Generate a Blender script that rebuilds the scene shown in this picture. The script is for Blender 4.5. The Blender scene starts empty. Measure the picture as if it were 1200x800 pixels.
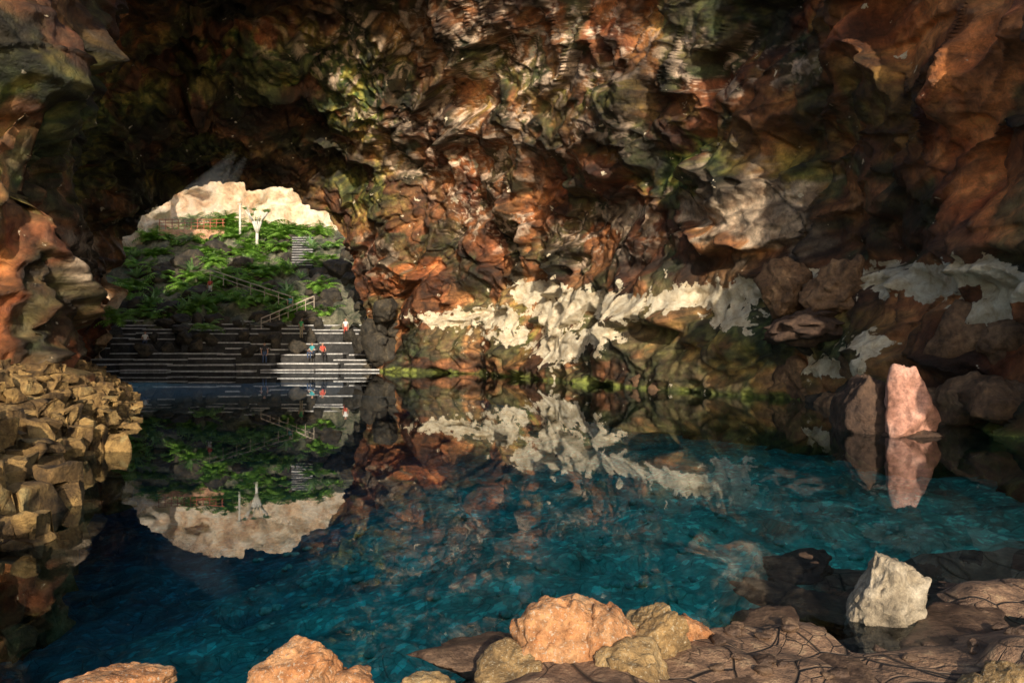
import bpy, math, random
import numpy as np
from mathutils import Vector, Matrix
random.seed(7); np.random.seed(7)
scene=bpy.context.scene
scene.view_settings.view_transform='Standard'
scene.view_settings.look='None'
scene.view_settings.exposure=0
F=866.7; CAMZ=2.0; HOR=405.0
def W(u,v,d): return ((u-600)/F*d, d, CAMZ+(HOR-v)/F*d)

# ---------------- numpy noise ----------------
def h32(ix,iy,iz,seed):
    h=(ix.astype(np.int64)*374761393+iy.astype(np.int64)*668265263+iz.astype(np.int64)*2147483647+seed*1274126177)&0xffffffff
    h=((h^(h>>13))*1274126177)&0xffffffff
    h=((h^(h>>16))*2246822519)&0xffffffff
    h=h^(h>>15)
    return (h&0xffffff)/float(0xffffff)
def vnoise(P,seed=0):
    I=np.floor(P).astype(np.int64); f=P-I; f=f*f*f*(f*(f*6-15)+10)
    r=0
    for dx in (0,1):
        wx=f[:,0] if dx else 1-f[:,0]
        for dy in (0,1):
            wy=f[:,1] if dy else 1-f[:,1]
            for dz in (0,1):
                wz=f[:,2] if dz else 1-f[:,2]
                r=r+wx*wy*wz*h32(I[:,0]+dx,I[:,1]+dy,I[:,2]+dz,seed)
    return r*2-1
def fbm(P,oct=4,seed=0,gain=0.5):
    a=1;s=0;t=0;Q=P.copy()
    for o in range(oct):
        s=s+a*vnoise(Q,seed+o*17); t+=a; a*=gain; Q=Q*2.03+11.3
    return s/t
def ridged(P,oct=4,seed=0,gain=0.5):
    a=1;s=0;t=0;Q=P.copy()
    for o in range(oct):
        s=s+a*(1-2*np.abs(vnoise(Q,seed+o*17))); t+=a; a*=gain; Q=Q*2.03+11.3
    return s/t
def worley(P,seed=0,k=15.):
    I=np.floor(P).astype(np.int64); n=len(P)
    f1=np.full(n,9.);f2=np.full(n,9.);num=np.zeros(n);den=np.zeros(n)+1e-12
    for dx in (-1,0,1):
        for dy in (-1,0,1):
            for dz in (-1,0,1):
                a,b,c=I[:,0]+dx,I[:,1]+dy,I[:,2]+dz
                cx=a+h32(a,b,c,seed);cy=b+h32(a,b,c,seed+1);cz=c+h32(a,b,c,seed+2)
                ex,ey,ez=P[:,0]-cx,P[:,1]-cy,P[:,2]-cz
                d=np.sqrt(ex*ex+ey*ey+ez*ez)
                f2=np.where(d<f1,f1,np.minimum(f2,d)); f1=np.minimum(f1,d)
                v=(h32(a,b,c,seed+3)*2-1)*ex+(h32(a,b,c,seed+4)*2-1)*ey+(h32(a,b,c,seed+5)*2-1)*ez+(h32(a,b,c,seed+6)-.5)*.8
                w=np.exp(-k*d); num+=w*v; den+=w
    return num/den,f2-f1
def sstep(a,b,x):
    t=np.clip((x-a)/(b-a),0,1); return t*t*(3-2*t)
def st(x): return .5+.19*(x-x.mean())/x.std()
def ramp3(x,stops):
    p=[s_[0] for s_ in stops]; return np.stack([np.interp(x,p,[s_[1][i] for s_ in stops]) for i in range(3)],-1)
def mixc(a,b,t): return a+(np.asarray(b)-a)*np.clip(t,0,1)[:,None]

# ---------------- mesh helpers ----------------
def link(o,parent=None):
    scene.collection.objects.link(o)
    if parent: o.parent=parent
    return o
def grid_obj(name,P,mat,flip=False,smooth=True):
    n,m,_=P.shape
    idx=np.arange(n*m).reshape(n,m)
    q=np.stack([idx[:-1,:-1],idx[1:,:-1],idx[1:,1:],idx[:-1,1:]],-1).reshape(-1,4)
    if flip:q=q[:,::-1]
    me=bpy.data.meshes.new(name)
    me.vertices.add(n*m); me.vertices.foreach_set('co',P.reshape(-1).astype(np.float32))
    me.loops.add(q.size); me.loops.foreach_set('vertex_index',q.reshape(-1).astype(np.int32))
    me.polygons.add(len(q)); me.polygons.foreach_set('loop_start',np.arange(0,q.size,4,dtype=np.int32))
    me.polygons.foreach_set('use_smooth',np.full(len(q),smooth))
    me.update(calc_edges=True)
    me.materials.append(mat)
    o=bpy.data.objects.new(name,me); link(o); return o
def set_col(o,name,arr):
    a=o.data.attributes.new(name,'FLOAT_COLOR','POINT')
    a.data.foreach_set('color',arr.astype(np.float32).reshape(-1))
class MB:
    def __init__(s): s.v=[];s.f=[];s.m=[]
    def add(s,vs,fs,m=0):
        b=len(s.v); s.v+= [tuple(x) for x in vs]; s.f+=[tuple(i+b for i in f) for f in fs]; s.m+=[m]*len(fs)
    def box(s,c,d,rot=0,m=0,jit=0,taper=0):
        vs=[]
        for sx in(-1,1):
            for sy in(-1,1):
                for sz in(-1,1):
                    t=1-taper*(sz>0)
                    x=sx*d[0]/2*t+random.uniform(-jit,jit);y=sy*d[1]/2*t+random.uniform(-jit,jit);z=sz*d[2]/2+random.uniform(-jit,jit)*.6
                    vs.append((c[0]+x*math.cos(rot)-y*math.sin(rot),c[1]+x*math.sin(rot)+y*math.cos(rot),c[2]+z))
        s.add(vs,[(0,1,3,2),(4,6,7,5),(0,4,5,1),(2,3,7,6),(0,2,6,4),(1,5,7,3)],m)
    def tube(s,a,b,r0,r1=None,n=8,m=0):
        r1=r0 if r1 is None else r1
        a=Vector(a);b=Vector(b);d=(b-a).normalized(); q=d.to_track_quat('Z','Y'); vs=[]
        for p,r in((a,r0),(b,r1)):
            for i in range(n):
                t=2*math.pi*i/n; vs.append(p+q@Vector((r*math.cos(t),r*math.sin(t),0)))
        s.add(vs,[(i,(i+1)%n,n+(i+1)%n,n+i) for i in range(n)]+[tuple(range(n-1,-1,-1)),tuple(range(n,2*n))],m)
    def obj(s,name,mats,smooth=False,bevel=0,parent=None):
        me=bpy.data.meshes.new(name); me.from_pydata(s.v,[],s.f)
        for k in mats: me.materials.append(k)
        me.polygons.foreach_set('material_index',s.m)
        me.polygons.foreach_set('use_smooth',[smooth]*len(s.f)); me.update()
        o=bpy.data.objects.new(name,me); link(o,parent)
        if bevel:
            b=o.modifiers.new('b','BEVEL'); b.width=bevel; b.segments=2
        return o

# ---------------- materials ----------------
def newmat(name):
    m=bpy.data.materials.new(name); m.use_nodes=True
    nt=m.node_tree; b=nt.nodes['Principled BSDF']; return m,nt,b
class N:
    def __init__(s,nt): s.nt=nt; s.tc=nt.nodes.new('ShaderNodeTexCoord').outputs['Object']
    def n(s,t): return s.nt.nodes.new(t)
    def l(s,a,b): s.nt.links.new(a,b)
    def setin(s,sock,v):
        if hasattr(v,'is_output') : s.l(v,sock)
        else: sock.default_value=v
    def noise(s,scale,detail=4,dist=0,rough=.55,vec=None,col=False):
        k=s.n('ShaderNodeTexNoise'); k.inputs['Scale'].default_value=scale;k.inputs['Detail'].default_value=detail
        k.inputs['Distortion'].default_value=dist;k.inputs['Roughness'].default_value=rough
        s.l(vec or s.tc,k.inputs['Vector']); return k.outputs['Color' if col else 'Fac']
    def vor(s,scale,feature='F1',out='Distance',vec=None,rand=1):
        k=s.n('ShaderNodeTexVoronoi'); k.feature=feature; k.inputs['Scale'].default_value=scale
        k.inputs['Randomness'].default_value=rand
        s.l(vec or s.tc,k.inputs['Vector']); return k.outputs[out]
    def ramp(s,fac,stops,interp='LINEAR'):
        k=s.n('ShaderNodeValToRGB'); k.color_ramp.interpolation=interp
        e=k.color_ramp.elements
        while len(e)<len(stops): e.new(.5)
        for i,(p,c) in enumerate(stops):
            e[i].position=p; e[i].color=(c[0],c[1],c[2],1) if hasattr(c,'__len__') else (c,c,c,1)
        s.l(fac,k.inputs[0]); return k.outputs[0]
    def mix(s,f,a,b,t='MIX'):
        k=s.n('ShaderNodeMix'); k.data_type='RGBA'; k.blend_type=t
        for sock,v in((k.inputs[0],f),(k.inputs[6],a),(k.inputs[7],b)):
            if isinstance(v,tuple): v=(v[0],v[1],v[2],1)
            s.setin(sock,v)
        return k.outputs[2]
    def math(s,op,a,b=0,c=None,clamp=False):
        k=s.n('ShaderNodeMath'); k.operation=op; k.use_clamp=clamp
        s.setin(k.inputs[0],a); s.setin(k.inputs[1],b)
        if c is not None: s.setin(k.inputs[2],c)
        return k.outputs[0]
    def bump(s,h,strength=.5,dist=.1,nrm=None):
        k=s.n('ShaderNodeBump'); k.inputs['Strength'].default_value=strength;k.inputs['Distance'].default_value=dist
        s.l(h,k.inputs['Height'])
        if nrm: s.l(nrm,k.inputs['Normal'])
        return k.outputs[0]
    def pos(s):
        g=s.n('ShaderNodeNewGeometry'); x=s.n('ShaderNodeSeparateXYZ'); s.l(g.outputs['Position'],x.inputs[0]); return x.outputs
def warp(N_,amt,scale):
    c=N_.noise(scale,1,col=True)
    k=N_.n('ShaderNodeVectorMath');k.operation='MULTIPLY_ADD'
    N_.l(c,k.inputs[0]);k.inputs[1].default_value=(amt,)*3;N_.l(N_.tc,k.inputs[2]); return k.outputs[0]

def rock_mat(name,cols,scale=1.,bump=.6,bd=.05,rough=.8,speck=None,contrast=.8):
    m,nt,b=newmat(name); n=N(nt)
    f=n.noise(1.3*scale,5,.5,.62)
    c=n.ramp(f,[(.28+.44*i/(len(cols)-1),cols[i]) for i in range(len(cols))])
    h=n.noise(7*scale,6,.1,.7); c=n.mix(contrast,c,n.ramp(h,[(.33,.35),(.68,1.4)]),'MULTIPLY')
    if speck: c=n.mix(n.ramp(n.noise(24*scale,2,0,.7),[(.58,0.),(.68,.8)]),c,speck)
    n.l(c,b.inputs['Base Color']); b.inputs['Roughness'].default_value=rough
    n.l(n.bump(h,bump,bd),b.inputs['Normal']); return m
def flat_mat(name,col,rough=.7,var=.35,scale=6,metal=0):
    m,nt,b=newmat(name); n=N(nt)
    f=n.noise(scale,3,.2,.6)
    c=n.mix(1.,(col[0],col[1],col[2]),n.ramp(f,[(.3,1-var),(.7,1+var)]),'MULTIPLY')
    n.l(c,b.inputs['Base Color']); b.inputs['Roughness'].default_value=rough; b.inputs['Metallic'].default_value=metal
    return m
def cave_mat():
    m,nt,b=newmat('cave_rock'); n=N(nt)
    at=n.n('ShaderNodeAttribute'); at.attribute_name='rockcol'
    f=n.noise(2.8,8,.3,.74)
    c=n.mix(.85,at.outputs['Color'],n.ramp(f,[(.34,.36),(.5,1.),(.66,1.7)]),'MULTIPLY')
    g=n.noise(1.5,5,.3,.55)
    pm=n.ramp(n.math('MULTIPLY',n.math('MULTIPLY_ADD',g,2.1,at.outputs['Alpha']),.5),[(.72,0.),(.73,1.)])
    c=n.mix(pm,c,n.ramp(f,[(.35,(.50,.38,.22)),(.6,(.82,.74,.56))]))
    n.l(c,b.inputs['Base Color']); b.inputs['Roughness'].default_value=.55
    n.l(n.bump(f,.95,.22),b.inputs['Normal']); return m
def bed_mat():
    m,nt,b=newmat('pool_bed_rock'); n=N(nt)
    ps=n.pos(); z=ps[2]
    f=n.noise(1.4,4,.4,.65)
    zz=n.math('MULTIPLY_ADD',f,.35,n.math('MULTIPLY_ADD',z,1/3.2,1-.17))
    peb=n.n('ShaderNodeTexVoronoi'); peb.inputs['Scale'].default_value=8; n.l(warp(n,.12,9),peb.inputs['Vector'])
    bw=n.n('ShaderNodeRGBToBW'); n.l(peb.outputs['Color'],bw.inputs[0])
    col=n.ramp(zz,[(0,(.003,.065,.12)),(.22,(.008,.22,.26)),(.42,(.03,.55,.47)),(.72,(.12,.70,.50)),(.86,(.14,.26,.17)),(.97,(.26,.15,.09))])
    pf=n.ramp(bw.outputs[0],[(.3,.9),(.7,1.),(.78,1.9)])
    c=n.mix(.9,col,n.mix(1.,pf,n.ramp(peb.outputs['Distance'],[(.2,1.),(.8,.7)]),'MULTIPLY'),'MULTIPLY')
    c=n.mix(.9,c,n.ramp(n.noise(.8,8,.4,.75),[(.36,.3),(.5,.95),(.66,1.8)]),'MULTIPLY')
    w2=warp(n,1.3,.8)
    e=n.ramp(n.vor(1.9,'DISTANCE_TO_EDGE',vec=w2),[(0,0.),(.03,1.)])
    e2=n.ramp(n.vor(5.5,'DISTANCE_TO_EDGE',vec=w2),[(0,.35),(.04,1.)])
    e=n.math('MULTIPLY',e,n.mix(n.ramp(n.noise(1.1,2),[(.45,0.),(.55,1.)]),(1,1,1),e2))
    shal=n.ramp(zz,[(.78,0.),(.9,1.)])
    h=n.noise(7,5,0,.7)
    c=n.mix(shal,c,n.mix(e,(.02,.014,.01),n.ramp(h,[(.3,(.07,.045,.03)),(.55,(.24,.14,.08)),(.72,(.44,.30,.17))])))
    bounce_gnd=n.math('MULTIPLY',ps[1],-.25,clamp=True)
    c=n.mix(bounce_gnd,c,(.5,.40,.28))  # ground behind the camera made pale to bounce light into the cave
    n.l(c,b.inputs['Base Color']); b.inputs['Roughness'].default_value=.7
    n.l(n.bump(n.math('MULTIPLY_ADD',e,.5,h),.8,.07),b.inputs['Normal']); return m
def water_mat():
    m,nt,b=newmat('pool_water'); nt.nodes.remove(b); n=N(nt)
    out=[k for k in nt.nodes if k.type=='OUTPUT_MATERIAL'][0]
    bp=n.bump(n.noise(1.0,3,.2),.014,.05)
    fr=n.n('ShaderNodeFresnel'); fr.inputs[0].default_value=1.33; n.l(bp,fr.inputs['Normal'])
    g=n.n('ShaderNodeBsdfGlossy'); g.inputs['Roughness'].default_value=.005; g.inputs['Color'].default_value=(.92,.96,1,1); n.l(bp,g.inputs['Normal'])
    t=n.n('ShaderNodeBsdfTransparent'); t.inputs[0].default_value=(.88,1,1,1)
    x=n.n('ShaderNodeMixShader'); n.l(fr.outputs[0],x.inputs[0]);n.l(t.outputs[0],x.inputs[1]);n.l(g.outputs[0],x.inputs[2])
    n.l(x.outputs[0],out.inputs[0]); return m
def leaf_mat(name,c1,c2):
    m,nt,b=newmat(name); n=N(nt)
    c=n.ramp(n.noise(1.7,2),[(.35,c1),(.65,c2)])
    n.l(c,b.inputs['Base Color']); b.inputs['Roughness'].default_value=.5
    t=n.n('ShaderNodeBsdfTranslucent'); n.l(c,t.inputs[0])
    x=n.n('ShaderNodeMixShader'); x.inputs[0].default_value=.35
    out=[k for k in nt.nodes if k.type=='OUTPUT_MATERIAL'][0]
    n.l(b.outputs[0],x.inputs[1]);n.l(t.outputs[0],x.inputs[2]);n.l(x.outputs[0],out.inputs[0]); return m

# ---------------- cave shell ----------------
yk=[0,8,12,18,22,24,30,40,50,62]
xLk=[-10,-13,-15,-16.2,-13.8,-15.0,-19.2,-26.5,-32.5,-35.6]
yr=[0,6,18,25,28.5,31.5,41,52,62]
xRk=[13.5,13.5,13.2,12.4,12.2,10.3,6.0,0.8,-11.0]
hk_y=[0,20,35,45,52,58,62]; hk=[30,30,27,23.7,20.7,17.8,15.5]
zf=np.concatenate([np.linspace(0,.56,230),np.linspace(.56,.93,95)[1:]])**(1/.9); ar=np.arcsin(zf)
thv=np.concatenate([math.pi-ar,np.linspace(math.pi-ar[-1],ar[-1],182)[1:-1],ar[::-1]])
M_,K_=720,len(thv)
s=np.linspace(0,1,M_)[:,None]; th=thv[None,:]
sn=np.abs(np.sin(th)); cs=np.cos(th)
zr=-2+31*sn**.9
y0=np.clip((zr-3)/.467*.72,np.where(cs<0,15,7),38)
Y=y0+(62-y0)*s
XL=np.interp(Y,yk,xLk);XR=np.interp(Y,yr,xRk);H=np.interp(Y,hk_y,hk)
prof_z=-2+(H+2)*sn**.9
X=(XL+XR)/2+(XR-XL)/2*np.sign(cs)*np.abs(cs)**np.interp(Y,[20,62],[.62,.8])
P0=np.stack([X,Y,prof_z],-1)
dS=np.gradient(P0,axis=0);dT=np.gradient(P0,axis=1); Nn=np.cross(dS,dT); Nn/=np.linalg.norm(Nn,axis=-1,keepdims=True)+1e-9
Nf=Nn.reshape(-1,3)
rt=sstep(0.1,.5,cs)*np.ones_like(Y)
X=X-rt*(1.9*sstep(7.,1.0,prof_z))
P=np.stack([X,Y,prof_z],-1)
Q=P.reshape(-1,3); w=np.stack([fbm(Q/3.+i*31,3,i+5) for i in range(3)],-1)
ca,sa=math.cos(.32),math.sin(.32)
QL=np.stack([Q[:,0]*ca+Q[:,2]*sa,Q[:,1],-Q[:,0]*sa+Q[:,2]*ca],-1)
A,eA=worley(QL/np.array([5.5,5.5,3.2])+w*.45,11,45)
B,eB=worley(QL/np.array([2.6,2.6,1.4])+w*.5,23,34)
C,eC=worley(Q/.8+w*.6,37,22)
big=fbm(Q/8.,3,3); mid=fbm(Q/2.4,4,9); fine=fbm(Q/.45,3,19)
rg=ridged(QL/np.array([8.,8.,3.6])+w*.5,5,331,.42)
D0=1.6*big+1.5*A+.22*mid-1.1*rg-.22*(1-sstep(0,.05,eA))
D1=.40*B+.09*C+.10*fine-.08*(1-sstep(0,.06,eB))
def blobs(L,U,V):
    r=np.zeros(len(U))
    for (u,v,ru,rv,*k) in L:
        a=k[0] if k else 1.
        r=np.maximum(r,a*np.exp(-((U-u)/ru)**2-((V-v)/rv)**2))
    return np.clip(r,0,1)
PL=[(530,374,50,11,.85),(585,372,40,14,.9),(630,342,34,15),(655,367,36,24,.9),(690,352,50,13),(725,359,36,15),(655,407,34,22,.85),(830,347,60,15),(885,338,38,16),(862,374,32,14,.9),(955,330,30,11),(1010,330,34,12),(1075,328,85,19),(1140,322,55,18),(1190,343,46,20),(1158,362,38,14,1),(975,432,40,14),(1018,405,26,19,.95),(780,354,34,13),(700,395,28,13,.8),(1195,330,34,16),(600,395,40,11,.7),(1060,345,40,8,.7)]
def bearings(Pp):
    yy=np.maximum(Pp[:,1],1); return 600+F*Pp[:,0]/yy, HOR-F*(Pp[:,2]-CAMZ)/yy
t1=blobs(PL,*bearings(Q-Nf*D0[:,None]))
Pd=Q-Nf*(D0+D1*(1-.6*t1))[:,None]
Pd[:,2]=np.maximum(Pd[:,2],-2.5)
U,V=bearings(Pd)
rust=blobs([(1120,110,230,110),(1160,230,110,70),(700,240,90,70,.8),(50,385,110,90,1),(30,290,80,50,.8),(470,310,60,60,.9),(900,130,120,60,.7),(120,40,120,50,.7),(1000,30,200,60,.9),(640,290,120,40,.6),(1150,400,80,60,.7),(90,300,40,40,.9),(760,30,100,50,.8),(300,40,80,50,.5),(560,200,60,50,.5)],U,V)
green=blobs([(60,150,150,110),(400,110,110,60,1),(800,190,70,50,1),(280,60,120,50,.9),(860,30,90,40,.8),(620,380,50,40,.6),(900,400,120,50,.6),(1010,120,80,60,.5),(430,220,60,40,.7),(200,150,100,80,.8),(560,100,60,40,.6),(700,110,60,40,.7),(940,200,50,40,.6)],U,V)
vein=blobs([(650,60,120,60),(520,150,110,60),(575,245,60,45),(430,60,110,50,.8),(860,75,90,40),(720,270,60,40,.9),(500,30,120,40,.9),(700,160,60,40,.7),(700,280,70,40,.7)],U,V)
tan=blobs([(880,240,75,48),(945,285,50,34,.8),(100,300,25,40,.8),(740,255,40,30,.6),(440,300,40,30,.5)],U,V)
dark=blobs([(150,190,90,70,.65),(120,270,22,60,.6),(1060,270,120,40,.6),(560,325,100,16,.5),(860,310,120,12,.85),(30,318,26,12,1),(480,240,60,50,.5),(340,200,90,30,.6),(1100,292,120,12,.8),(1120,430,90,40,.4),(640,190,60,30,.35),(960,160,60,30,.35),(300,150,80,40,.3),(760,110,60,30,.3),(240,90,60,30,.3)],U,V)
plas=blobs(PL,U,V)
n1=st(fbm(Q*.28,6,101)); n2=st(fbm(Q*.42+.8*w,6,103)); n3=st(fbm(QL*np.array([.8,.8,1.5]),5,105)); n4=st(fbm(Q*.4+9,5,107)); n5=st(fbm(Q*3.,3,109))
c=ramp3(n1*.55+n3*.45,[(.25,(.045,.024,.014)),(.42,(.16,.068,.03)),(.53,(.37,.15,.058)),(.64,(.56,.27,.10)),(.75,(.28,.16,.07))])
c=mixc(c,ramp3(n2,[(.22,(.11,.024,.01)),(.47,(.50,.115,.03)),(.7,(.82,.28,.08))]),rust*np.interp(n3,[.25,.5],[.5,1]))
c=mixc(c,ramp3(n5,[(.3,(.05,.08,.018)),(.55,(.19,.24,.045)),(.75,(.48,.42,.09))]),green*1.35*np.interp(n2,[.38,.52],[0,1]))
c=mixc(c,ramp3(n5,[(.3,(.02,.04,.018)),(.7,(.08,.12,.045))]),.75*np.interp(n4,[.55,.64],[0,1]))
wv=QL*np.array([.42,.42,.7])+1.4*np.stack([fbm(Q*.45+40+i*7,3,200+i) for i in range(3)],-1)
ve=fbm(wv*np.array([1,1,1.6]),5,211); ve2=st(fbm(wv*2.4,5,223))
vm=np.maximum(np.interp(np.abs(ve),[0,.035],[1,0]),np.interp(ve2,[.62,.70],[0,1]))
c=mixc(c,(.86,.64,.46),.9*vm*np.interp(vein*1.2+n3*.35,[.4,.8],[.04,1]))
c=mixc(c,ramp3(n5,[(.3,(.32,.22,.14)),(.6,(.60,.46,.32))]),.9*np.interp(tan+(n3-.5)*.8,[.35,.5],[0,1]))
cav=np.clip(.80+.7*mid+.5*B+.35*fine-.5*rg,0.2,1.15)*np.interp(eA,[0,.045],[.25,1])*np.interp(eB,[0,.055],[.45,1])  # cavity shade put into the colour: recesses and cracks darkened
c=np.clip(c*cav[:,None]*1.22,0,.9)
c=mixc(c,(.025,.017,.012),.88*dark)  # painted dark zones, with the shade left of the opening among them
al=np.interp(Pd[:,2]+.5*(n3-.5),[.1,.32],[1,0])*(U>430)
c=mixc(c,ramp3(n5,[(.4,(.07,.08,.02)),(.6,(.22,.25,.05))]),al)
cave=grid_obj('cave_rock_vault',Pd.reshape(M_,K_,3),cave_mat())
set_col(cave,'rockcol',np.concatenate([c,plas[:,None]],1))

# ---------------- pool bed + shore ground (one sheet) ----------------
gx=np.concatenate([np.linspace(-400,-42,14),np.linspace(-40,-10,120),np.linspace(-9.8,9.8,260),np.linspace(10,20,50),np.linspace(25,400,14)])
gy=np.concatenate([np.linspace(-500,-8,16),np.linspace(-7,3,40),np.linspace(3.05,14,200),np.linspace(14.2,66,160),np.linspace(70,500,12)])
GX,GY=np.meshgrid(gx,gy,indexing='ij'); sh=GX.shape
ysx=np.interp(GX,[-8,-1.5,-.4,.2,1.3,2.2,3.2,5,9],[3.6,3.9,4.2,4.75,4.9,5.0,5.3,5.6,6.6])
slope=np.interp(GX,[-6,-.5,1.5,3,9],[1.1,.75,.45,.17,.12])
deep=np.interp(GX,[-20,-6,-1,3,9],[-3.2,-2.6,-1.6,-1.3,-1.1])-np.interp(GY,[14,30],[0,1.0])
sd=GY-ysx
gz=.07-slope*sd-.02*np.maximum(sd,0)**2
gz=np.where(sd<0,.07+np.minimum(.35,-sd*.15),gz); gz=np.maximum(gz,deep)
Gp=np.stack([GX.ravel(),GY.ravel(),gz.ravel()*0],-1)
near=(np.abs(GX.ravel())<45)&(GY.ravel()<70)
ga,ge=worley(Gp/1.1,51); gb,_=worley(Gp/.4,57)
gz=gz.ravel()+np.where(near,.16*ga+.07*gb+.2*fbm(Gp/2.5,4,61)*np.interp(sd.ravel(),[0,3],[.15,1.6]),0)
gr=grid_obj('ground',np.stack([Gp[:,0],Gp[:,1],gz],-1).reshape(sh+(3,)),bed_mat())
wx=np.linspace(-46,18,3);wy=np.linspace(-3,61,3); WX,WY=np.meshgrid(wx,wy,indexing='ij')
grid_obj('pool_water',np.stack([WX,WY,WX*0],-1),water_mat())

# ---------------- rocks ----------------
def rock_arr(size,seed,sub,fac=.38,fine_=.07):
    import bmesh
    bm=bmesh.new(); bmesh.ops.create_icosphere(bm,subdivisions=sub,radius=1)
    V_=np.array([v.co[:] for v in bm.verts]); Fc=[[v.index for v in f.verts] for f in bm.faces]; bm.free()
    rs=np.random.RandomState(seed); r=np.full(len(V_),1.12)
    for k in range(int(13)):
        d=rs.normal(size=3); d/=np.linalg.norm(d); o=rs.uniform(.64,1.0)-fac*.15
        dp=V_@d; lim=np.where(dp>.2,o/np.maximum(dp,.2),9); 
        kk=45.; r=-np.log(np.exp(-kk*r)+np.exp(-kk*np.minimum(lim,3)))/kk
    q=V_*1.15+seed*7.3
    b_,eb=worley(q*2.2,seed+9,30)
    r=r*(1+.3*fac*b_-.03*(1-sstep(0,.08,eb))+fine_*fbm(q*4.5,4,seed)+.14*fbm(q*1.3,3,seed+3))
    V_=V_*r[:,None]*np.array(size)*1.2
    return V_,Fc
def rotz(V_,a):
    c,s_=math.cos(a),math.sin(a); return V_@np.array([[c,s_,0],[-s_,c,0],[0,0,1]])
def rock(name,loc,size,seed,mat,sub=5,rot=0,tilt=0,fac=.38,taper=0):
    V_,Fc=rock_arr(size,seed,sub,fac)
    if taper:
        V_[:,:2]*=(1-taper*np.clip(V_[:,2:3]/size[2],-1,1))
    if tilt:
        c,s_=math.cos(tilt),math.sin(tilt); V_=V_@np.array([[c,0,s_],[0,1,0],[-s_,0,c]])
    V_=rotz(V_,rot)+np.array(loc)
    me=bpy.data.meshes.new(name); me.from_pydata(V_.tolist(),[],Fc); me.materials.append(mat)
    me.polygons.foreach_set('use_smooth',[True]*len(Fc)); me.update()
    return link(bpy.data.objects.new(name,me))
orange=rock_mat('orange_rock',[(.2,.08,.03),(.52,.22,.08),(.66,.34,.15),(.55,.38,.22)],2.2,1.,.05,speck=(.6,.5,.38))
ochre=rock_mat('ochre_rock',[(.14,.09,.04),(.4,.25,.1),(.6,.42,.2)],2.5,1.,.05,speck=(.6,.5,.33))
cream=rock_mat('cream_rock',[(.16,.13,.09),(.42,.34,.23),(.6,.52,.39)],2.4,1.,.05)
pink=rock_mat('pink_rock',[(.30,.13,.08),(.54,.27,.19),(.66,.40,.31)],1.2,.6,.06)
brown=rock_mat('brown_rock',[(.05,.03,.016),(.2,.11,.055),(.38,.23,.12)],.9,.8,.12)
dbrown=rock_mat('dark_brown_rock',[(.025,.015,.01),(.08,.045,.028),(.17,.10,.06)],.9,.9,.12)
darkr=rock_mat('dark_basalt',[(.012,.012,.011),(.05,.042,.03),(.13,.10,.06)],1.,.8,.1)
slab=rock_mat('wet_slab_rock',[(.03,.02,.012),(.11,.065,.04),(.26,.16,.09)],2.2,.8,.05,rough=.45)
for (u,v,d,sx,sy,sz,sd_,mt,rt_) in [
 (345,790,4.25,.26,.24,.2,3,orange,.2),(135,808,4.25,.27,.2,.11,5,orange,.7),(415,804,4.2,.13,.12,.09,6,orange,.3),
 (655,760,4.55,.24,.24,.23,8,orange,.5),(712,752,4.6,.2,.22,.24,10,orange,1.5),(603,788,4.4,.17,.16,.14,9,ochre,.1),(768,742,4.75,.22,.22,.19,12,ochre,1.2),
 (745,792,4.3,.2,.18,.16,14,ochre,.6),(806,744,5.0,.16,.16,.11,15,orange,.6),(500,803,4.25,.16,.12,.06,16,ochre,0),
 (1185,796,4.2,.2,.18,.13,18,ochre,.4),(1150,808,4.15,.12,.1,.07,19,ochre,.9)]:
    x,y,z=W(u,v,d); rock('boulder',(x,y,z),(sx,sy,sz),sd_,mt,6 if sx>.2 else 5,rt_)
x,y,z=W(1040,698,5.5); rock('cream_boulder',(x,y,z-.05),(.25,.2,.35),21,cream,6,.3,-.45)
x,y,z=W(1063,478,16.5); rock('pink_standing_rock',(x,y,z-.05),(.50,.5,.86),27,pink,5,.8,.05,.2,taper=.22)
x,y,z=W(1018,470,17.4); rock('brown_boulder',(x,y,z-.2),(.75,.7,.95),29,dbrown,5,1.2,.1,taper=.2)
x,y,z=W(1062,502,16.6); rock('brown_boulder',(x,y,-.05),(.6,.6,.22),26,dbrown,4,.2)
x,y,z=W(985,346,25.6); rock('brown_boulder',(x,y,z),(1.15,1.1,.95),31,brown,5,.2,0,.7)
x,y,z=W(919,348,27.2); rock('brown_boulder',(x,y,z),(.95,.9,.98),33,brown,5,.9,0,.7)
x,y,z=W(950,378,26.2); rock('brown_boulder',(x,y,z),(1.7,1.2,.6),37,dbrown,5,.4,0,.7)
for (u,v,d,sx,sy,sd_) in [(575,742,4.9,.42,.3,41),(900,735,5.2,.55,.28,42),(1010,790,4.5,.5,.28,43),(870,790,4.4,.42,.25,44),(1130,740,5.1,.6,.3,45),(960,705,5.9,.6,.3,46),(1120,700,6.1,.5,.3,47),(930,660,7,.5,.3,48)]:
    x=(u-600)/F*d; rock('flat_slab_rock',(x,d,-.03 if v>725 else -.1),(sx,sy,.08),sd_,slab,5,sd_)
def pile(name,items,mat,sub=3):
    vs=[];fs=[];b=0
    for (loc,size,seed,r) in items:
        V_,Fc=rock_arr(size,seed,sub,.42); V_=rotz(V_,r)+np.array(loc)
        vs+=V_.tolist(); fs+=[[i+b for i in f] for f in Fc]; b+=len(V_)
    me=bpy.data.meshes.new(name); me.from_pydata(vs,[],fs); me.materials.append(mat)
    me.polygons.foreach_set('use_smooth',[True]*len(fs)); me.update(); return link(bpy.data.objects.new(name,me))
it=[]
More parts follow.
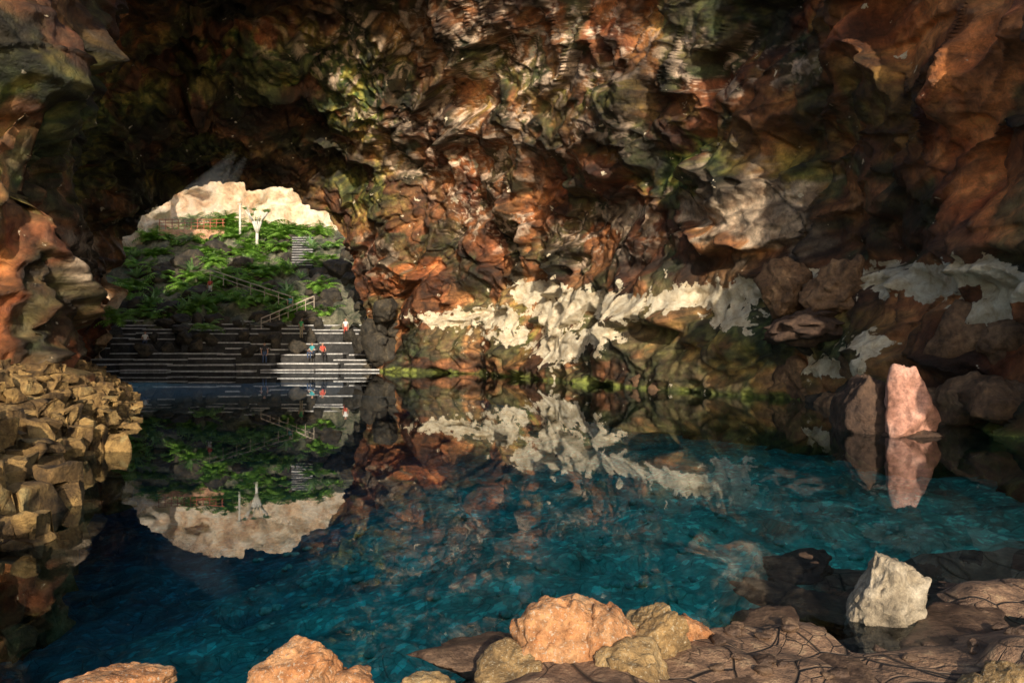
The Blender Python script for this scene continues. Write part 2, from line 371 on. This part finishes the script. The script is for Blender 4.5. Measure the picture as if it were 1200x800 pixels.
for i in range(90):
    y=random.uniform(17,61); xr=np.interp(y,yr,xRk)-1.6-random.uniform(-.9,.4); zz=random.choice([0,0,.6,1.3,2.1]); sz=random.uniform(.35,1.0)
    it.append(((xr+zz*.35,y,zz),(sz,sz*.9,sz*random.uniform(.6,1)),100+i,random.uniform(0,6)))
pile('shore_rock_pile',it[:60],brown,4); pile('shore_rock_pile',it[60:],darkr,4)
it=[]
for i in range(90):
    u=random.uniform(820,1200); d_=random.uniform(4.4,6.6); x=(u-600)/F*d_
    j=(np.abs(gx-x)).argmin(); k=(np.abs(gy-d_)).argmin(); s_=random.uniform(.015,.05)
    it.append(((x,d_,gz.reshape(sh)[j,k]+s_*.2),(s_*1.4,s_,s_*.6),900+i,i))
pile('shore_rubble',it,slab,3)
it=[]
for i in range(420):
    y=random.uniform(5.5,17); x=random.uniform(-5,8)*y/14; sz=random.uniform(.03,.10)
    j=(np.abs(gx-x)).argmin(); k=(np.abs(gy-y)).argmin(); zb=gz.reshape(sh)[j,k]
    if zb>-.6: continue
    it.append(((x,y,zb+sz*.2),(sz,sz,sz*.6),400+i,i))
tealst=rock_mat('submerged_stone',[(.02,.34,.30),(.08,.55,.46),(.35,.8,.65)],2,.5,.02)
pile('submerged_stones',it,tealst,2)

# ---------------- left stone ledge ----------------
ledge_m=rock_mat('ledge_stone',[(.045,.028,.012),(.19,.11,.038),(.44,.27,.09),(.46,.35,.15)],1.3,1.,.1)
mb=MB()
lp=[(-3.9,4.8),(-5.2,7.6),(-6.0,9.2),(-8.0,14),(-10.6,20),(-13.0,25),(-17.2,32),(-22,40),(-27,48),(-32,57)]
seg=[];
for i in range(len(lp)-1):
    a=Vector(lp[i]);b=Vector(lp[i+1]);L=(b-a).length; t=0
    while t<L: seg.append((a.lerp(b,t/L),math.atan2((b-a).y,(b-a).x))); t+=random.uniform(.25,.5)
for p,ang in seg:
    nx,ny=-math.sin(ang),math.cos(ang)
    R=4 if p.y>23 else 14
    lump=.35*math.sin(p.y*1.3)+.2*math.sin(p.y*3.1)
    for r in range(R):
        top=np.interp(r,[0,3,13],[.3,1.0,1.4])+lump*min(1,r/2)*.6+random.uniform(-.4,.25); 
        if r==0 and random.random()<.45: continue
        off=r*.40+lump*.6+random.uniform(-.15,.15)
        cx,cy=p.x+nx*off,p.y+ny*off; zt=top; low=-.9 if r<4 else top-.8
        while zt>low:
            hh=random.uniform(.12,.5); sxx=random.uniform(.2,.65)
            mb.box((cx+random.uniform(-.12,.12),cy+random.uniform(-.12,.12),zt-hh/2),(sxx,random.uniform(.25,.55),hh*.97),ang+random.uniform(-.9,.9),0,.1,.2)
            zt-=hh
lo=mb.obj('stacked_stone_ledge',[ledge_m],True,.03)
ss=lo.modifiers.new('s','SUBSURF'); ss.subdivision_type='SIMPLE'; ss.levels=1; ss.render_levels=1
tx=bpy.data.textures.new('ledge_noise','CLOUDS'); tx.noise_scale=.22; tx.noise_depth=4
dm=lo.modifiers.new('d','DISPLACE'); dm.texture=tx; dm.texture_coords='GLOBAL'; dm.strength=.3; dm.mid_level=.5

# ---------------- jameo (open pit) ----------------
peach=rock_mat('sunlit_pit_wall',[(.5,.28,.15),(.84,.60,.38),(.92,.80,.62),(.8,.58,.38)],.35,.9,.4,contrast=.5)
pts=[(-33,60.5),(-41,66),(-46,78),(-42,92),(-30,98),(-15,98),(-6,90),(-4,76),(-8,66),(-11,60.5)]
tt=np.linspace(0,len(pts)-1,300); px=np.interp(tt,range(len(pts)),[p[0] for p in pts]);py=np.interp(tt,range(len(pts)),[p[1] for p in pts])
zc=np.linspace(-1,26,120)
PX=np.repeat(px[:,None],120,1);PY=np.repeat(py[:,None],120,1);PZ=np.repeat(zc[None],300,0)
Pj=np.stack([PX,PY,PZ],-1).reshape(-1,3)
a,_=worley(Pj/4,71,40);b_,_=worley(Pj/1.5,73,30);f_=fbm(Pj/3,4,75)
cen=np.array([-25,79]); dr=Pj[:,:2]-cen; dr/=np.linalg.norm(dr,axis=1,keepdims=True)
Pj[:,:2]+=dr*(1.9*a+.8*b_+1.*f_)[:,None]
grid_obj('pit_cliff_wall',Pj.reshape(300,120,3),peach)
def hz(x,y): return np.interp(y,[63,67.5,72,80,87,92,100],[2.6,4.2,6.2,10.6,14.2,15.4,17])+0*x
sx_=np.linspace(-47,-3,200); sy_=np.linspace(65.5,99,170); SX,SY=np.meshgrid(sx_,sy_,indexing='ij')
S=np.stack([SX.ravel(),SY.ravel(),hz(SX,SY).ravel()],-1)
a,_=worley(S/2.4,81,30);b_,_=worley(S/.9,83,25)
S[:,2]+=1.1*a+.4*b_+.7*fbm(S/3,4,85)
Sg=S.reshape(200,170,3)
hill_m=rock_mat('garden_slope_rock',[(.03,.04,.025),(.09,.10,.06),(.24,.22,.15),(.12,.18,.05)],.6,.8,.2)
grid_obj('garden_hillside',Sg,hill_m)
def hillz(x,y):
    i=int(np.clip((x+47)/44*199,0,199)); j=int(np.clip((y-65.5)/33.5*169,0,169)); return Sg[i,j,2]
tread=rock_mat('pale_tread_stone',[(.3,.29,.29),(.55,.54,.53),(.7,.7,.68)],1.5,.4,.03)  # pale treads over dark risers put the lit step edges into colour
riser=rock_mat('dark_riser_stone',[(.01,.01,.011),(.035,.035,.035),(.08,.075,.07)],1.2,.8,.08)
mb=MB()
for i in range(11):
    yf=57.6+i*.95; zt=.12+i*.42
    x=-36
    while x<-10:
        L=random.uniform(1.8,6); x2=min(x+L,-9.5)
        if not (i>0 and random.random()<.15):
            dy=random.uniform(-.3,.3); dz=random.uniform(-.09,.09)
            mb.box(((x+x2)/2,yf+1+dy,zt-.55+dz),(x2-x-.05,2.,.9),0,1,.03)
            mb.box(((x+x2)/2,yf+.95+dy,zt-.045+dz),(x2-x-.12,2.05,.10),0,0,.015)
        else:
            mb.box(((x+x2)/2,yf+1.3,zt-.9),(x2-x,2.,.7),0,1,.05)
        x=x2+random.choice([0,.0,.4])
mb.obj('terrace_steps',[tread,riser],False,.02)
it=[]
for i in range(46):
    x=random.uniform(-36,-10);y=random.uniform(60,68); 
    it.append(((x,y,.2+(y-57.6)/.95*.42+.1),(random.uniform(.3,.9),)*2+(random.uniform(.25,.7),),600+i,i))
for i in range(70):
    x=random.uniform(-40,-8);y=random.uniform(67,88); s_=random.uniform(.4,1.5)
    it.append(((x,y,hillz(x,y)+.3),(s_,s_,s_*.7),700+i,i))
for i in range(26):
    y=random.uniform(57,66); s_=random.uniform(.5,1.2); sidex=random.choice([-11.0,-11.6,-10.0]) 
    it.append(((sidex+random.uniform(-.6,.8),y,random.uniform(0,5)),(s_,s_,s_),800+i,i))
pile('basalt_rock_pile',it,darkr,4)

# plants
leafA=leaf_mat('fern_leaf',(.10,.24,.03),(.34,.60,.09)); leafB=leaf_mat('agave_leaf',(.16,.32,.10),(.42,.60,.24))
def frond_plant(nf,L,droop,wid,pinn):
    mb=MB()
    for k in range(nf):
        az=k*2.399+random.uniform(-.3,.3); el=random.uniform(.5,1.35); l=L*random.uniform(.7,1.1); n=9
        pts_=[];p=Vector((0,0,0));e=el
        for i in range(n+1):
            pts_.append((p.copy(),e)); p=p+Vector((math.cos(az)*math.cos(e),math.sin(az)*math.cos(e),math.sin(e)))*l/n; e-=droop/n
        sd=Vector((-math.sin(az),math.cos(az),0))
        if pinn:
            for i in range(1,n+1):
                q,e=pts_[i]; ll=wid*math.sin(math.pi*(i/(n+1))**.8)+.05
                d=Vector((math.cos(az)*math.cos(e),math.sin(az)*math.cos(e),math.sin(e)))
                for s2 in(-1,1):
                    tip=q+sd*s2*ll+d*ll*.5-Vector((0,0,ll*.35)); wv=d*l/n*.45
                    mb.add([q-wv,q+wv,tip],[(0,1,2)])
        for i in range(n):
            w0=(.03 if pinn else wid*math.sin(math.pi*(.15+.85*i/n))) ; w1=(.03 if pinn else wid*math.sin(math.pi*(.15+.85*(i+1)/n)))
            a,_=pts_[i];b,_=pts_[i+1]; mb.add([a-sd*w0,a+sd*w0,b+sd*w1,b-sd*w1],[(0,1,2,3)])
    return mb
def mesh_of(mb,name,mat):
    me=bpy.data.meshes.new(name); me.from_pydata([tuple(v) for v in mb.v],[],mb.f); me.materials.append(mat); me.update(); return me
ferns=[mesh_of(frond_plant(20,1.6,1.6,.4,True),'fern',leafA) for _ in range(3)]
agaves=[mesh_of(frond_plant(22,1.1,.7,.09,False),'agave',leafB) for _ in range(2)]
def put(name,me,loc,s_,r=None):
    o=bpy.data.objects.new(name,me); o.location=loc;o.scale=(s_,)*3;o.rotation_euler=(random.uniform(-.15,.15),random.uniform(-.15,.15),random.uniform(0,6.28) if r is None else r); link(o)
for i in range(150):
    y=random.uniform(67,90); u=random.choice([random.gauss(205,45),random.gauss(290,40),random.uniform(140,400)]); x=(u-600)/F*y
    put('fern_plant',random.choice(ferns),(x,y,hillz(x,y)+.15),random.uniform(.7,1.6))
for i in range(50):
    y=random.uniform(68,90); u=random.uniform(150,400); x=(u-600)/F*y
    put('agave_plant',random.choice(agaves),(x,y,hillz(x,y)+.3),random.uniform(.9,1.8))
for i in range(34):
    y=random.uniform(90,95); u=random.choice([random.uniform(255,380),random.uniform(160,380)]); x=(u-600)/F*y
    put('fern_plant',random.choice(ferns),(x,y,hillz(x,y)+random.uniform(0,1.2)),random.uniform(.9,1.9))
put('fern_plant',ferns[0],W(138,378,56),1.1); put('fern_plant',ferns[1],W(243,386,61.5),1.0); put('fern_plant',ferns[2],W(128,372,57),1.)

white=flat_mat('pale_bark',(.7,.66,.58),.8,.15,3)
def pale_tree(u,ybase,z,h):
    x=(u-600)/F*ybase; e=bpy.data.objects.new('pale_tree',None); link(e); e.location=(x,ybase,z)
    mb=MB(); mb.tube((0,0,-.4),(0,0,h*.55),.2,.16)
    tips=[]
    for k in range(11):
        a=k*.6; t=Vector((math.cos(a)*h*.26,math.sin(a)*h*.26,h*random.uniform(.85,1.05))); m_=Vector((math.cos(a)*h*.10,math.sin(a)*h*.10,h*.7))
        mb.tube((0,0,h*.4),m_,.11,.08); mb.tube(m_,t,.08,.04); tips.append(t)
    mb.obj('trunk',[white],True,0,e)
    for t in tips[::2]:
        o=bpy.data.objects.new('leaves',agaves[0]); o.location=t; o.scale=(.6,)*3; link(o,e)
pale_tree(301,84,12.6,5.0)
mb=MB(); x,y,z=W(281,250,88); mb.tube((x,y,14.2),(x,y,18.8),.14,.12,12); mb.box((x,y,18.84),(.42,.42,.08)); mb.box((x,y,14.3),(.5,.5,.4)); mb.obj('white_post',[white],False,.02)

red=flat_mat('terracotta_paint',(.45,.13,.07),.6,.2,2)
terra=rock_mat('terracotta_wall',[(.45,.2,.11),(.62,.34,.2),(.7,.45,.3)],.5,.4,.05)
mb=MB(); y=87
x0,x1=(185-600)/F*y,(262-600)/F*y
mb.box(((x0+x1)/2,y+.4,14.9),(x1-x0,.5,1.6)); mb.obj('retaining_wall',[terra],False,.03)
mb=MB(); x=x0
while x<=x1: mb.tube((x,y+.3,15.7),(x,y+.3,16.9),.05); x+=.75
for z in(16.1,16.5,16.9): mb.tube((x0,y+.3,z),(x1,y+.3,z),.045)
mb.obj('red_railing',[red])
mb=MB()
for i in range(12):
    yy_=79+i*.5; xc=(355-600)/F*yy_; mb.box((xc,yy_,10.4+i*.34),(2.2,.55,.30),0,1,.01); mb.box((xc,yy_-.02,10.585+i*.34),(2.3,.6,.06),0,0,.01)
mb.obj('garden_staircase',[tread,riser])
wood=flat_mat('pale_rail_wood',(.5,.42,.34),.6,.25,5)
def rail(a,b,h=.9,n=6):
    mb=MB(); a=Vector(a);b=Vector(b)
    mb.tube(a,b,.05); mb.tube(a-Vector((0,0,h*.5)),b-Vector((0,0,h*.5)),.035)
    for i in range(n+1):
        p=a.lerp(b,i/n); mb.tube(p-Vector((0,0,h+.2)),p,.035)
    mb.obj('handrail',[wood])
rail(W(246,316,71),W(343,348,68.5)); rail(W(306,373,65.5),W(368,347,68))

# beam-shaped scatter cones, added to stand in for light shafts at the opening
mm_=bpy.data.materials.new('shaft_scatter'); mm_.use_nodes=True; nt=mm_.node_tree; nt.nodes.clear()
vo=nt.nodes.new('ShaderNodeVolumeScatter'); vo.inputs['Density'].default_value=.13; vo.inputs['Color'].default_value=(.85,.93,1,1); vo.inputs['Anisotropy'].default_value=-.4
oo=nt.nodes.new('ShaderNodeOutputMaterial'); nt.links.new(vo.outputs[0],oo.inputs['Volume'])
e=bpy.data.objects.new('light_shaft',None); link(e)
for (a,b,r0,r1) in [((275,178,43),(222,250,40),.15,1.2),((264,190,42),(200,268,39),.12,1.2),((288,184,43),(245,244,41),.12,.9)]:
    mb=MB(); mb.tube(W(*a),W(*b),r0,r1,24); mb.obj('light_shaft_volume',[mm_],True,0,e)

# ---------------- people ----------------
def cm(n_,c,r=.7): return flat_mat(n_,c,r,.1,20)
skin=cm('skin',(.5,.28,.19),.5); hair=cm('hair',(.03,.02,.012)); eye_m=cm('eye',(.02,.02,.02))
def person(loc,yaw,pose,shirt,pants,s_=1.):
    e=bpy.data.objects.new('visitor',None); link(e)
    J=dict(pelvis=(0,0,.93,.145),waist=(0,0,1.08,.125),chest=(0,.0,1.28,.15),neck0=(0,0,1.43,.07),neck=(0,-.005,1.5,.052),head=(0,-.02,1.6,.095),head2=(0,-.015,1.68,.085))
    for sd,k in((-1,'l'),(1,'r')):
        J['sh'+k]=(sd*.17,0,1.39,.062);
        if pose=='sit':
            J['el'+k]=(sd*.24,-.1,1.13,.045);J['wr'+k]=(sd*.15,-.36,1.04,.03);J['ha'+k]=(sd*.13,-.43,1.03,.034)
            J['hip'+k]=(sd*.1,0,.9,.095);J['kn'+k]=(sd*.13,-.44,.93,.062);J['an'+k]=(sd*.13,-.4,.5,.04);J['to'+k]=(sd*.14,-.6,.46,.035)
        elif pose=='walk':
            J['el'+k]=(sd*.23,sd*.1,1.13,.045);J['wr'+k]=(sd*.22,sd*.1-.15,.92,.03);J['ha'+k]=(sd*.22,sd*.1-.19,.84,.034)
            J['hip'+k]=(sd*.09,0,.88,.095);J['kn'+k]=(sd*.1,-sd*.16-.04,.5,.062);J['an'+k]=(sd*.1,-sd*.26+.04,.09,.04);J['to'+k]=(sd*.11,-sd*.26-.13,.04,.035)
        else:
            J['el'+k]=(sd*.25,.03,1.12,.045);J['wr'+k]=(sd*.24,-.08,.88,.03);J['ha'+k]=(sd*.24,-.11,.8,.034)
            J['hip'+k]=(sd*.09,0,.88,.095);J['kn'+k]=(sd*.11,-.02,.49,.062);J['an'+k]=(sd*.12,.02,.09,.04);J['to'+k]=(sd*.14,-.15,.04,.035)
    names=list(J); E=[('pelvis','waist'),('waist','chest'),('chest','neck0'),('neck0','neck'),('neck','head'),('head','head2')]
    for k in'lr': E+=[('chest','sh'+k),('sh'+k,'el'+k),('el'+k,'wr'+k),('wr'+k,'ha'+k),('pelvis','hip'+k),('hip'+k,'kn'+k),('kn'+k,'an'+k),('an'+k,'to'+k)]
    me=bpy.data.meshes.new('sk'); me.from_pydata([J[n_][:3] for n_ in names],[(names.index(a),names.index(b)) for a,b in E],[])
    o=bpy.data.objects.new('sk',me); link(o); m=o.modifiers.new('s','SKIN'); o.modifiers.new('ss','SUBSURF').levels=1
    for i,n_ in enumerate(names): me.skin_vertices[0].data[i].radius=(J[n_][3],)*2
    bpy.context.view_layer.update(); dg=bpy.context.evaluated_depsgraph_get()
    bme=bpy.data.meshes.new_from_object(o.evaluated_get(dg)); bpy.data.objects.remove(o)
    bme.materials.clear()
    for mm in(skin,shirt,pants,hair): bme.materials.append(mm)
    lab={'pelvis':2,'waist':1,'chest':1,'neck0':1,'neck':0,'head':0,'head2':0}
    for k in'lr': lab.update({'sh'+k:1,'el'+k:0,'wr'+k:0,'ha'+k:0,'hip'+k:2,'kn'+k:2,'an'+k:2,'to'+k:3})
    for p in bme.polygons:
        c=p.center; best=min(names,key=lambda n_:(Vector(J[n_][:3])-c).length-J[n_][3]*.5)
        p.material_index=lab[best]; p.use_smooth=True
        if best in('head','head2') and (c.y>.01 or c.z>1.69): p.material_index=3
    b=bpy.data.objects.new('body',bme); link(b,e)
    mb=MB()
    mb.tube((0,-.11,1.63),(0,-.135,1.60),.008,.014,6)
    for sd in(-1,1): mb.box((sd*.035,-.108,1.63),(.02,.012,.012),0,1); mb.tube((sd*.09,-.01,1.6),(sd*.105,0,1.62),.02,.02,6)
    mb.box((0,-.108,1.56),(.045,.01,.008),0,1)
    for k,sd in(('l',-1),('r',1)):
        h=Vector(J['ha'+k][:3]); d=(h-Vector(J['wr'+k][:3])).normalized()
        for i in range(4):
            a=h+Vector(((i-1.5)*.016,0,0)); mid_=a+d*.055; mb.tube(a,mid_,.009,.008,5); mb.tube(mid_,mid_+d*(.03-.004*abs(i-1.5))+Vector((0,-.012,0)),.008,.006,5)
        mb.tube(h,h+d*.03+Vector((-sd*.045,-.01,0)),.011,.008,5)
    mb.obj('face_and_fingers',[skin,eye_m],True,0,e)
    e.location=loc; e.rotation_euler=(0,0,yaw); e.scale=(s_,)*3
teal=cm('teal_shirt',(.05,.35,.38)); blk=cm('black_shirt',(.02,.02,.025)); wht=cm('white_shirt',(.7,.7,.68)); redc=cm('red_shirt',(.5,.08,.05)); jean=cm('jeans',(.04,.07,.15)); kh=cm('khaki_trousers',(.3,.24,.15)); grn=cm('green_shirt',(.06,.3,.1))
def step_z(y): 
    i=int((y-57.6)/.95); return .12+i*.42
def at(u,y,zoff=0): return ((u-600)/F*y,y,step_z(y)+zoff)
person(at(310,58.9),.3,'stand',blk,jean)
person(at(366,59.6,-.42),-.4,'sit',teal,jean)
person(at(378,59.9,-.42),.5,'sit',redc,blk)
person(at(353,63.4),2.6,'stand',grn,kh)
person(at(405,63.6),.2,'walk',wht,redc)
person(at(170,61.9,-.3),.4,'sit',wht,jean)
x=(340-600)/F*69.5; person((x,69.5,hillz(x,69.5)+.1),.2,'walk',teal,kh)
x=(246-600)/F*72; person((x,72,hillz(x,72)+.3),0,'stand',redc,wht)

# ---------------- light ----------------
el=math.radians(20); az=math.radians(-8)
d=Vector((math.sin(az)*math.cos(el),math.cos(az)*math.cos(el),-math.sin(el)))
L=bpy.data.lights.new('sun','SUN'); L.energy=5; L.angle=math.radians(.6); L.color=(1,.87,.70)
lo=bpy.data.objects.new('sun',L); lo.rotation_euler=d.to_track_quat('-Z','Y').to_euler(); link(lo)
wd=bpy.data.worlds.new('World'); scene.world=wd; wd.use_nodes=True; nt=wd.node_tree
sky=nt.nodes.new('ShaderNodeTexSky'); sky.sky_type='NISHITA'; sky.sun_disc=False
sky.sun_elevation=el; sky.sun_rotation=math.radians(180)+az
sky.dust_density=2
nt.links.new(sky.outputs[0],nt.nodes['Background'].inputs[0]); nt.nodes['Background'].inputs[1].default_value=.15

cam=bpy.data.cameras.new('camera'); cam.lens=26; cam.sensor_width=36; cam.clip_end=2000; cam.clip_start=.05
co=bpy.data.objects.new('camera',cam); co.location=(0,0,CAMZ); co.rotation_euler=(math.radians(90)+math.atan(5/F),0,0); link(co); scene.camera=co
print('done')
